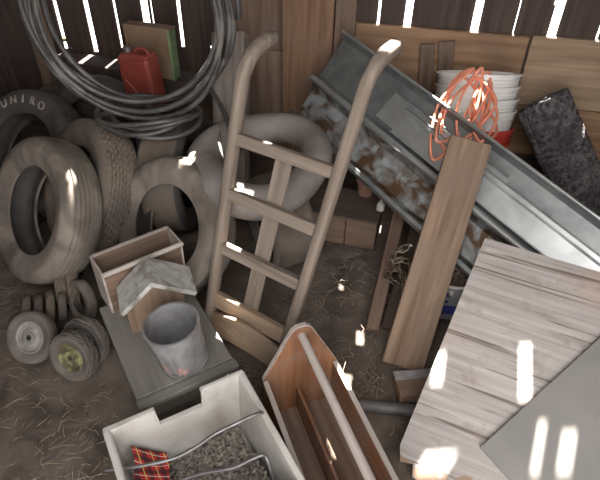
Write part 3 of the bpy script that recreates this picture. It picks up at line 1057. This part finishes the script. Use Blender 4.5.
# ------------------------------------------------------------------ bits on the floor by the plank
a, b = oz(394, 371, .055), oz(430, 368, .055)
M = frame((a.x, a.y, .0), b - a, (0, 0, 1))
t = thing('wood_block', 'small dirty wooden block with a tin strip, below the brown plank', 'block', M)
MB().box(0, .15, -.10, 0, -.004, .05).build('block_body', wood('post', 'X'), t, bevel=.004)
mb = MB()
for k in range(4):
    mb.tube([(-.004, -.006 - .009 * k, .054), (.155, -.006 - .009 * k, .054)], .0045, 6)
mb.build('tin_strip', TIN, t, smooth=60)
a, b = oz(352, 404, .022), oz(417, 411, .022)
o = MB().lathe([(.017, 0), (.022, 0), (.022, (b - a).length), (.017, (b - a).length)], 24, closed=True).build('iron_pipe', mat('dull_grey_pipe', (.07, .068, .066), (.14, .135, .13), (18, 18, 18), .6, .4, .1), smooth=40)
o.matrix_world = frame(a, (0, 0, 1), b - a) if False else Matrix.Translation(a) @ (V((0, 0, 1)).rotation_difference(b - a)).to_matrix().to_4x4()
tag(o, 'short dark grey pipe on the dirt between the tool tote and the plywood', 'pipe')

# ------------------------------------------------------------------ tool tote
xd = V((.231, .088, 0)).normalized()
A = V((-.109, 1.028, 0))
M = frame(A, xd, (0, 0, 1))
tt = thing('tool_tote', 'open varnished wooden tool tote with a round carrying bar, bottom centre', 'tool tote', M)
TW_, TL_, SHh, GH = .247, .66, .20, .405
for y0 in (-.016, -TL_):
    P = [(0, y0, 0), (TW_, y0, 0), (TW_, y0, SHh), (TW_ / 2 + .03, y0, GH - .012), (TW_ / 2 + .014, y0, GH), (TW_ / 2 - .014, y0, GH), (TW_ / 2 - .03, y0, GH - .012), (0, y0, SHh)]
    eb = MB().prism(P, (0, .016, 0)).build('end_board', wood('varnish', 'Z'), tt, bevel=.003)
    MB().prism([(0, y0 + .001, SHh + .001), (TW_ / 2 - .03, y0 + .001, GH - .011), (TW_ / 2 - .014, y0 + .001, GH + .001), (TW_ / 2 + .014, y0 + .001, GH + .001), (TW_ / 2 + .03, y0 + .001, GH - .011), (TW_, y0 + .001, SHh + .001),
                (TW_, y0 + .001, SHh + .004), (TW_ / 2 + .03, y0 + .001, GH - .008), (TW_ / 2 + .014, y0 + .001, GH + .004), (TW_ / 2 - .014, y0 + .001, GH + .004), (TW_ / 2 - .03, y0 + .001, GH - .008), (0, y0 + .001, SHh + .004)], (0, .014, 0)).build('worn_edge', wood('edge', 'X'), eb)
for x0 in (-.001, TW_ - .014):
    sb = MB().box(x0, x0 + .015, -TL_ + .0165, -.0165, 0, SHh - .003).build('side_board', wood('varnish', 'Y'), tt, bevel=.002)
    MB().box(x0, x0 + .015, -TL_ + .0165, -.0165, SHh - .003, SHh + .002).build('worn_edge', wood('edge', 'Y'), sb)
MB().box(.0145, TW_ - .0145, -TL_ + .017, -.017, 0.004, .018).build('bottom_board', wood('post', 'Y'), tt)
MB().box(TW_ * .44, TW_ * .44 + .011, -TL_ + .0165, -.0165, .0185, .125).build('divider', wood('varnish', 'Y'), tt, bevel=.002)
MB().tube([(TW_ / 2, -TL_ + .01, GH - .035), (TW_ / 2, .001, GH - .035)], .0125, 16).build('carrying_bar', wood('edge', 'Y'), tt, smooth=40)

# ------------------------------------------------------------------ white bin with gravel
xb = V((.345, .199, 0)).normalized()
BL = V((-.517, .808, 0))
M = frame(BL, xb, (0, 0, 1))
bn = thing('plastic_bin', 'white plastic bin with a notched back wall, bottom left', 'bin', M)
BW, BD, BH, tw, tp_ = .398, .385, .25, .007, .018


def bx(x, y, z):          # taper towards the bottom
    k = (1 - z / BH) * tp_
    return V((x + k * (1 if x < BW / 2 else -1), y + k * (-1 if y > -BD / 2 else 1), z))


def panel(poly2, plane, mb):
    """poly2 in (along, z); plane 'back','front','left','right'"""
    o_, i_ = [], []
    for s, z in poly2:
        if plane == 'back':
            o_.append(bx(s, 0, z)); i_.append(bx(s, 0, z) + V((0, -tw, 0)))
        if plane == 'front':
            o_.append(bx(s, -BD, z)); i_.append(bx(s, -BD, z) + V((0, tw, 0)))
        if plane == 'left':
            o_.append(bx(0, -s, z)); i_.append(bx(0, -s, z) + V((tw, 0, 0)))
        if plane == 'right':
            o_.append(bx(BW, -s, z)); i_.append(bx(BW, -s, z) + V((-tw, 0, 0)))
    n = len(o_)
    a = [mb.bm.verts.new(q) for q in o_]
    b = [mb.bm.verts.new(q) for q in i_]
    mb.bm.faces.new(a); mb.bm.faces.new(b[::-1])
    for i in range(n):
        mb.bm.faces.new((a[i], b[i], b[(i + 1) % n], a[(i + 1) % n]))


c0, c1, cz = BW * .335, BW * .68, BH - .068
mb = MB()
panel([(0, 0), (c0, 0), (c0, BH), (0, BH)], 'back', mb)
panel([(c0, 0), (c1, 0), (c1, cz), (c0, cz)], 'back', mb)
panel([(c1, 0), (BW, 0), (BW, BH), (c1, BH)], 'back', mb)
panel([(0, 0), (BD, 0), (BD, BH), (0, BH)], 'left', mb)
panel([(0, 0), (BD, 0), (BD, BH), (0, BH)], 'right', mb)
panel([(0, 0), (BW, 0), (BW, BH), (0, BH)], 'front', mb)
mb.prism([bx(0, 0, .001), bx(BW, 0, .001), bx(BW, -BD, .001), bx(0, -BD, .001)], (0, 0, .006))
mb.build('bin_wall', WHITEP, bn, bevel=.001)
mb = MB()
rz0, rz1, ro = BH - .012, BH + .003, .010
mb.box(-ro, c0, -.004, ro, rz0, rz1); mb.box(c1, BW + ro, -.004, ro, rz0, rz1)
mb.box(c0 - .008, c0, -.011, .004, cz, rz1); mb.box(c1, c1 + .008, -.011, .004, cz, rz1); mb.box(c0 - .008, c1 + .008, -.011, .004, cz - .008, cz)
mb.box(-ro, .004, -BD - ro, -.004, rz0, rz1); mb.box(BW - .004, BW + ro, -BD - ro, -.004, rz0, rz1); mb.box(.004, BW - .004, -BD - ro, -BD + .004, rz0, rz1)
mb.build('rim', WHITEP, bn, bevel=.003, seg=2)
for s in (.03, .085):
    MB().box(-.012, .002, -.10 - s, -.07 - s, .10, BH - .012).build('side_rib', WHITEP, bn, bevel=.003)
# loose gravel
mb = MB()
rnd = random.Random(11)


def gh(x, y):
    return .018 + .03 * max(0, min(1, (x - .05) / .3)) + .10 * max(0, min(1, (-y - .10) / .28)) + .01 * mnoise.noise(V((x * 20, y * 20, 0)))


gv = {}
GX0, GX1, GY0, GY1 = .038, BW - .038, -BD + .038, -.038
for i in range(31):
    for j in range(31):
        x = GX0 + (GX1 - GX0) * i / 30; y = GY0 + (GY1 - GY0) * j / 30
        gv[i, j] = mb.bm.verts.new((x, y, gh(x, y) - .004))
for i in range(30):
    for j in range(30):
        mb.bm.faces.new((gv[i, j], gv[i + 1, j], gv[i + 1, j + 1], gv[i, j + 1]))
for k in range(1500):
    x = rnd.uniform(GX0, GX1); y = rnd.uniform(GY0, GY1)
    r = rnd.uniform(.004, .0085)
    q = Matrix.Translation((x, y, gh(x, y) + rnd.uniform(-.002, .003))) @ Matrix.Rotation(rnd.uniform(0, 6), 4, V((rnd.random(), rnd.random(), rnd.random() + .1)).normalized()) @ Matrix.Diagonal((r * rnd.uniform(.7, 1.3), r * rnd.uniform(.7, 1.2), r * .75, 1))
    bmesh.ops.create_icosphere(mb.bm, subdivisions=1, radius=1, matrix=q)
bm_ = mb.bm
me = bpy.data.meshes.new('gravel'); bm_.to_mesh(me); bm_.free(); me.materials.append(GRAVEL)
o = bpy.data.objects.new('gravel', me); COL.objects.link(o); o.matrix_world = M
tag(o, 'grey brown gravel filling the bottom of the white bin', 'gravel', kind='stuff')
# plaid cloth
mb = MB()
n = 18
cl = {}
for i in range(n + 1):
    for j in range(n + 1):
        u, v = i / n, j / n
        x = .026 + .085 * u + .02 * (1 - v)
        y = -.032 - .14 * v
        z = max(gh(x, y), .03) + .05 + .10 * (1 - u) ** 1.4 + .006 * math.sin(v * 9 + u * 4)
        cl[i, j] = mb.bm.verts.new((x + .004 * math.sin(v * 7), y, z))
for i in range(n):
    for j in range(n):
        mb.bm.faces.new((cl[i, j], cl[i + 1, j], cl[i + 1, j + 1], cl[i, j + 1]))
o = mb.build('plaid_cloth', plaid_material(), smooth=60)
o.matrix_world = M
so = o.modifiers.new('thick', 'SOLIDIFY'); so.thickness = .003
tag(o, 'folded red plaid cloth in the left of the white bin', 'cloth')
# bent rods
pz = BH + .010
A_ = [oz(104, 470, .20), oz(135, 467, .215), oz(172, 459, .225), oz(196, 447, .235), oz(215, 434, .245), oz(235, 424, .256), oz(252, 416, .262), oz(262, 413, .255), oz(262, 418, .22)]
tag(MB().tube(spline(A_, 6), .0052, 8).build('bent_rod', STEEL, smooth=180), 'bent grey rod laid across the bin, the one over its back right rim', 'rod', 'bent rods across the white bin')
B_ = [oz(168, 486, .17), oz(200, 474, .205), oz(232, 468, .235), oz(252, 459, .256), oz(263, 455, .262), oz(267, 459, .258), oz(272, 474, .22), oz(279, 492, .17)]
tag(MB().tube(spline(B_, 6), .0052, 8).build('bent_rod', STEEL, smooth=180), 'bent grey rod hooked over the right rim of the bin, nearest the camera', 'rod', 'bent rods across the white bin')

# ------------------------------------------------------------------ low bench with pail, birdhouse, tray
fl, fr = V((-.477, .944, 0)), V((-.198, 1.114, 0))
xb2 = (fr - fl).normalized()
M = frame(fl, xb2, (0, 0, 1))
PW = (fr - fl).length
PD = .48
bt = thing('low_bench', 'low grey-green wooden bench carrying the metal pail and birdhouse', 'bench', M)
for k in range(2):
    MB().box(0 if k == 0 else PW * .52 + .003, PW * .52 if k == 0 else PW, .035, PD, .132, .15).build('top_board', wood('bench', 'Y'), bt, bevel=.003)
MB().box(-.004, PW + .006, -.002, .033, .125, .148).build('front_cleat', wood('bench', 'X'), bt, bevel=.003)
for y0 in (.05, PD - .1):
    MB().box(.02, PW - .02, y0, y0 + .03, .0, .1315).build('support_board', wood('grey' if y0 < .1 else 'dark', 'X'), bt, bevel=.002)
# metal pail
p0 = oz(185, 361, .152); p1 = oz(170, 325, .335)
ax = V((p1.x - p0.x, p1.y - p0.y, .183)); ax = V((ax.x * .9, ax.y * .9, ax.z))
q = V((0, 0, 1)).rotation_difference(ax).to_matrix().to_4x4()
t = thing('metal_can', 'dented open tin can with a torn red label, standing on the low bench', 'can', Matrix.Translation(V((p0.x, p0.y, .164))) @ q)
CHh = ax.length - .008
cr0, cr1 = .074, .086


def dent(j, k, w):
    d = -.010 * math.exp(-((w - 4.45) / .28) ** 2) + .006 * math.exp(-((w - 4.95) / .2) ** 2) - .006 * math.exp(-((w - 5.5) / .3) ** 2) - .004 * math.exp(-((w - 3.7) / .3) ** 2)
    return d * (1 if j in (2, 3, 4, 5) else .3 if j in (1, 6) else 0)


nh = 8
outp = [(cr0 + (cr1 - cr0) * (i / (nh - 1)) ** .7, CHh * i / (nh - 1)) for i in range(nh)]
mb = MB().lathe([(0, .002)] + outp + [(cr1 - .003, CHh)] + [(cr0 + (cr1 - cr0) * (i / 3) ** .7 - .004, max(.006, CHh * i / 3)) for i in (2, 1, 0)] + [(0, .006)], 64, mod=lambda j, k, w: dent(j, k, w) if j <= nh else 0)
mb.build('can_body', TIN, t, smooth=45)
MB().lathe([(cr1 - .004, CHh - .002), (cr1 + .003, CHh - .002), (cr1 + .003, CHh + .003), (cr1 - .004, CHh + .003)], 56, closed=True).build('rim', TIN, t, smooth=40)
MB().lathe([(cr0 - .002, 0), (cr0 + .004, 0), (cr0 + .004, .006), (cr0 - .001, .007)], 56, closed=True).build('base_rim', TIN, t, smooth=40)
mb = MB()
for i in range(14):
    a0 = 4.0 + i * .085; a1 = a0 + .085
    z0 = .022 + .006 * math.sin(i * 2.1); z1 = .052 + .012 * math.sin(i * 1.3 + 1)

    def cp_(aa, z, o=0.0):
        f = z / CHh * (nh - 1); j = int(f); fr_ = f - j
        r = outp[j][0] + (outp[j + 1][0] - outp[j][0]) * fr_
        r += dent(j + 1, 0, aa) * (1 - fr_) + dent(j + 2, 0, aa) * fr_
        return V(((r + o) * math.cos(aa), (r + o) * math.sin(aa), z))
    mb.hexa([cp_(a0, z0, .0006), cp_(a1, z0, .0006), cp_(a1, z1, .0006), cp_(a0, z1, .0006), cp_(a0, z0, .0016), cp_(a1, z0, .0016), cp_(a1, z1, .0016), cp_(a0, z1, .0016)])
mb.build('torn_label', mat('faded_red_paper', (.36, .18, .155), (.46, .36, .33), (60, 60, 60), .8, 0, 0), t, smooth=40)

# birdhouse
rf, rb = oz(151, 283, .375), oz(145, 256, .375)
ef_r, ef_l = oz(199, 297, .285), oz(121, 322, .265)
yd = V((rb.x - rf.x, rb.y - rf.y, 0)); RL = yd.length
yd.normalize()
xd_ = V((yd.y, -yd.x, 0))
M = Matrix(((xd_.x, yd.x, 0, rf.x), (xd_.y, yd.y, 0, rf.y), (0, 0, 1, .151), (0, 0, 0, 1)))
Mi_ = M.inverted()
er, el_ = Mi_ @ ef_r, Mi_ @ ef_l
bh = thing('birdhouse', 'small birdhouse with grey felted gable roof on the low bench behind the can', 'birdhouse', M)
rzz = .375 - .151


def slab(e, name):
    top = V((0, 0, rzz))
    ee = V((e.x, 0, e.z))
    d = (ee - top).normalized()
    n = V((-d.z, 0, d.x)) if d.x > 0 else V((d.z, 0, -d.x))
    ee = top + (ee - top)
    P = [top, ee, ee + V((0, RL, 0)), top + V((0, RL, 0))]
    MB().hexa([q - n * .017 for q in P] + list(P)).build(name, ROOFG, bh, bevel=.002)


slab(er, 'roof_panel'); slab(el_, 'roof_panel')
wx = min(er.x, -el_.x) * .82
gz_ = rzz - .021
sl_r = (er.z - rzz) / er.x
sl_l = (el_.z - rzz) / el_.x
PG = [(-wx, .012, 0), (wx, .012, 0), (wx, .012, gz_ + sl_r * wx - .004), (0, .012, gz_ - .004), (-wx, .012, gz_ - sl_l * -wx * -1 - .004 if False else gz_ + sl_l * -wx - .004)]
MB().prism(PG, (0, .01, 0)).build('front_wall', wood('plank', 'Z'), bh)
MB().prism([(x, y + RL - .036, z) for x, y, z in PG], (0, .01, 0)).build('back_wall', wood('plank', 'Z'), bh)
for s, zt in ((-1, gz_ + sl_l * -wx), (1, gz_ + sl_r * wx)):
    MB().box(min(s * wx, s * (wx - .01)), max(s * wx, s * (wx - .01)), .0225, RL - .0245, 0, zt - .006).build('side_wall', wood('plank', 'Y'), bh)
MB().box(-wx + .0105, wx - .0105, .0225, RL - .0245, 0, .008).build('floor_board', wood('plank', 'X'), bh)
# wooden tray box
a, b, c, d = oz(92, 255, .345), oz(165, 228, .345), oz(183, 240, .345), oz(100, 275, .345)
xv = ((b - a) + (c - d)); xv.z = 0
LX = xv.length / 2
ctr = (a + b + c + d) / 4
xv.normalize(); yv = V((-xv.y, xv.x, 0))
DY = ((a - d).dot(yv) + (b - c).dot(yv)) / 2
M = Matrix(((xv.x, yv.x, 0, ctr.x), (xv.y, yv.y, 0, ctr.y), (0, 0, 1, .151), (0, 0, 0, 1)))
bx_ = thing('wooden_tray', 'narrow open wooden box with a round rail along its front, behind the birdhouse', 'box', M)
hx_, hy_, hh_ = LX / 2, DY / 2, .194
MB().box(-hx_, hx_, -hy_, -hy_ + .008, 0, hh_ - .026).build('front_board', wood('post', 'X'), bx_, bevel=.002)
MB().box(-hx_, hx_, hy_ - .008, hy_, 0, hh_).build('back_board', wood('post', 'X'), bx_, bevel=.002)
for s in (-1, 1):
    MB().box(s * hx_ - .004, s * hx_ + .004, -hy_ - .002, hy_ + .002, 0, hh_ + .001).build('end_board', wood('edge', 'Y'), bx_, bevel=.002)
MB().box(-hx_ + .004, hx_ - .004, -hy_ + .0085, hy_ - .0085, 0, .01).build('bottom_board', wood('dark', 'X'), bx_)
MB().box(-hx_ + .004, hx_ - .004, hy_ - .012, hy_ + .001, hh_, hh_ + .004).build('worn_edge', wood('edge', 'X'), bx_)
MB().tube([(-hx_ + .0, -hy_ - .004, hh_ - .008), (hx_ + .004, -hy_ - .004, hh_ - .008)], .0095, 12).build('front_rail', wood('edge', 'X'), bx_, smooth=40)

# ------------------------------------------------------------------ hay on the dirt
bpy.context.view_layer.update()
DG0 = bpy.context.evaluated_depsgraph_get()


def open_floor(x, y):
    h = S.ray_cast(DG0, V((x, y, 1.2)), V((0, 0, -1)))
    return h[0] and h[4].name == 'floor'


mb = MB()
rnd = random.Random(5)
clumps = [(.02, 1.55, .16), (.18, 1.62, .2), (-.2, 1.25, .09), (-.15, 1.22, .08), (-.2, 1.27, .09), (-.15, 1.17, .08), (.25, 1.25, .14), (.3, 1.10, .10), (-.65, 1.0, .2), (-.75, .95, .2), (-1.0, 1.1, .2), (-1.15, 1.5, .18), (.3, 1.5, .12), (.22, 1.8, .12), (-.6, .85, .14)]
for k in range(1000):
    cx, cy, sp_ = rnd.choice(clumps) if rnd.random() < .8 else (rnd.uniform(-1.3, .9), rnd.uniform(.6, 2.2), .12)
    x = rnd.gauss(cx, sp_ * .6); y = rnd.gauss(cy, sp_ * .6)
    ln = rnd.uniform(.015, .075); a = rnd.uniform(0, 2 * PI)
    z = .002 + abs(rnd.gauss(0, .006))
    d = V((math.cos(a), math.sin(a), rnd.uniform(-.1, .25))) * ln
    p = V((x, y, z))
    if not all(open_floor(p.x + d.x * q, p.y + d.y * q) for q in (-.15, .25, .5, .75, 1.15)):
        continue
    bend = V((-d.y, d.x, 0)) * rnd.uniform(-.25, .25)
    w = rnd.uniform(.0005, .0010)
    mb.tube([p, p + d * .5 + bend, p + d], w, 4)
tag(mb.build('hay', HAYM, smooth=180), 'scattered hay stalks on the dirt floor', 'hay', kind='stuff')

# ------------------------------------------------------------------ back wall; unseen upper boards, gaps added there to place the sun patches
bpy.context.view_layer.update()
DG = bpy.context.evaluated_depsgraph_get()


def surf(px, py):
    d = ray(px, py).normalized()
    ok, loc, nor, idx, ob, _ = S.ray_cast(DG, CAM, d)
    return (loc, nor, ob) if ok else (None, None, None)


def gap(a, b, w, n=5):
    """open the boards where the sun has to pass to reach the surface strip seen from a to b, w wide"""
    ps = [surf(a[0] + (b[0] - a[0]) * i / (n - 1), a[1] + (b[1] - a[1]) * i / (n - 1)) for i in range(n)]
    names = [p[2].name if p[2] else None for p in ps]
    uz = [wall_uz(p[0], SD) for p in ps if p[0]]
    for p in ps:
        if p[0]:
            hit = S.ray_cast(DG, p[0] + p[1] * .003 + SD * .004, SD)
            if hit[0] and hit[4].name != 'ceiling':
                if DEBUG: print('BLOCKED', a, b, names[0], 'by', hit[4].name, hit[4].parent.name if hit[4].parent else '')
                break
    if DEBUG: print('gap', a, names, [tuple(round(x, 2) for x in q) for q in (uz[0], uz[-1])])
    for q0, q1 in zip(uz[:-1], uz[1:]):
        holes.append((min(q0[0], q1[0]) - w / 2, max(q0[0], q1[0]) + w / 2, min(q0[1], q1[1]) - .004, max(q0[1], q1[1]) + .004))


DEBUG = False
for a, b, w in (
        ((440, 355), (436, 388), .034), ((525, 347), (525, 403), .032), ((570, 434), (563, 479), .034), ((543, 424), (534, 479), .018), ((442, 456), (428, 479), .085),
        ((360, 332), (360, 346), .024), ((342, 281), (341, 291), .016), ((345, 375), (348, 389), .024), ((337, 424), (335, 452), .020),
        ((71, 172), (68, 238), .010), ((181, 174), (180, 186), .026), ((191, 152), (186, 166), .028),
        ((268, 142), (266, 147), .018), ((240, 184), (240, 192), .016), ((463, 135), (463, 137), .06), ((398, 42), (385, 52), .035), ((216, 342), (217, 346), .012), ((200, 300), (203, 306), .02),
        ((480, 92), (476, 112), .05), ((560, 206), (528, 190), .07), ((420, 112), (440, 130), .05), ((543, 258), (543, 260), .04), ((541, 104), (538, 112), .016), ((440, 118), (448, 122), .04)):
    gap(a, b, w)  # made-up gap, cut only where a sun patch is wanted

U_MIN, U_MAX = -2.1, 2.75
us = sorted({U_MIN, U_MAX} | {x for h in holes for x in h[:2] if U_MIN < x < U_MAX})
mb = MB()
for a, b in zip(us[:-1], us[1:]):
    if b - a < 1e-5:
        continue
    c = (a + b) / 2
    iv = sorted((h[2], h[3]) for h in holes if h[0] < c < h[1])
    z = -.05
    segs = []
    for z0, z1 in iv:
        if z0 > z:
            segs.append((z, z0))
        z = max(z, z1)
    segs.append((z, WH))
    # no piece wider than a board, so that the boards stand slightly proud of one another
    n = max(1, int((b - a) / .19))
    for i in range(n):
        ua, ub = a + (b - a) * i / n, a + (b - a) * (i + 1) / n
        off = 0.0 if n == 1 else random.uniform(0, .008)
        for z0, z1 in segs:
            P = [wall_pt(ua, z0, off), wall_pt(ub, z0, off), wall_pt(ub, z0, off + .010), wall_pt(ua, z0, off + .010)]
            mb.hexa(P + [p + V((0, 0, z1 - z0)) for p in P])
struct(mb.build('wall_back', wood('weather', 'Z')))

# ------------------------------------------------------------------ light
sl = bpy.data.lights.new('sun', 'SUN')
sl.energy = 30
sl.angle = math.radians(.4)
sl.color = (1, .95, .88)
so = bpy.data.objects.new('sun', sl)
COL.objects.link(so)
so.matrix_world = SD.to_track_quat('Z', 'Y').to_matrix().to_4x4()
w = bpy.data.worlds.new('world')
S.world = w
w.use_nodes = True
bg = w.node_tree.nodes['Background']
bg.inputs[0].default_value = (1.0, .972, .962, 1)
bg.inputs[1].default_value = 1.9

S.view_settings.view_transform = 'Standard'
S.view_settings.look = 'None'
S.view_settings.gamma = 1
S.view_settings.use_curve_mapping = False
S.view_settings.exposure = 1.6
S.cycles.use_denoising = True
S.cycles.max_bounces = 6
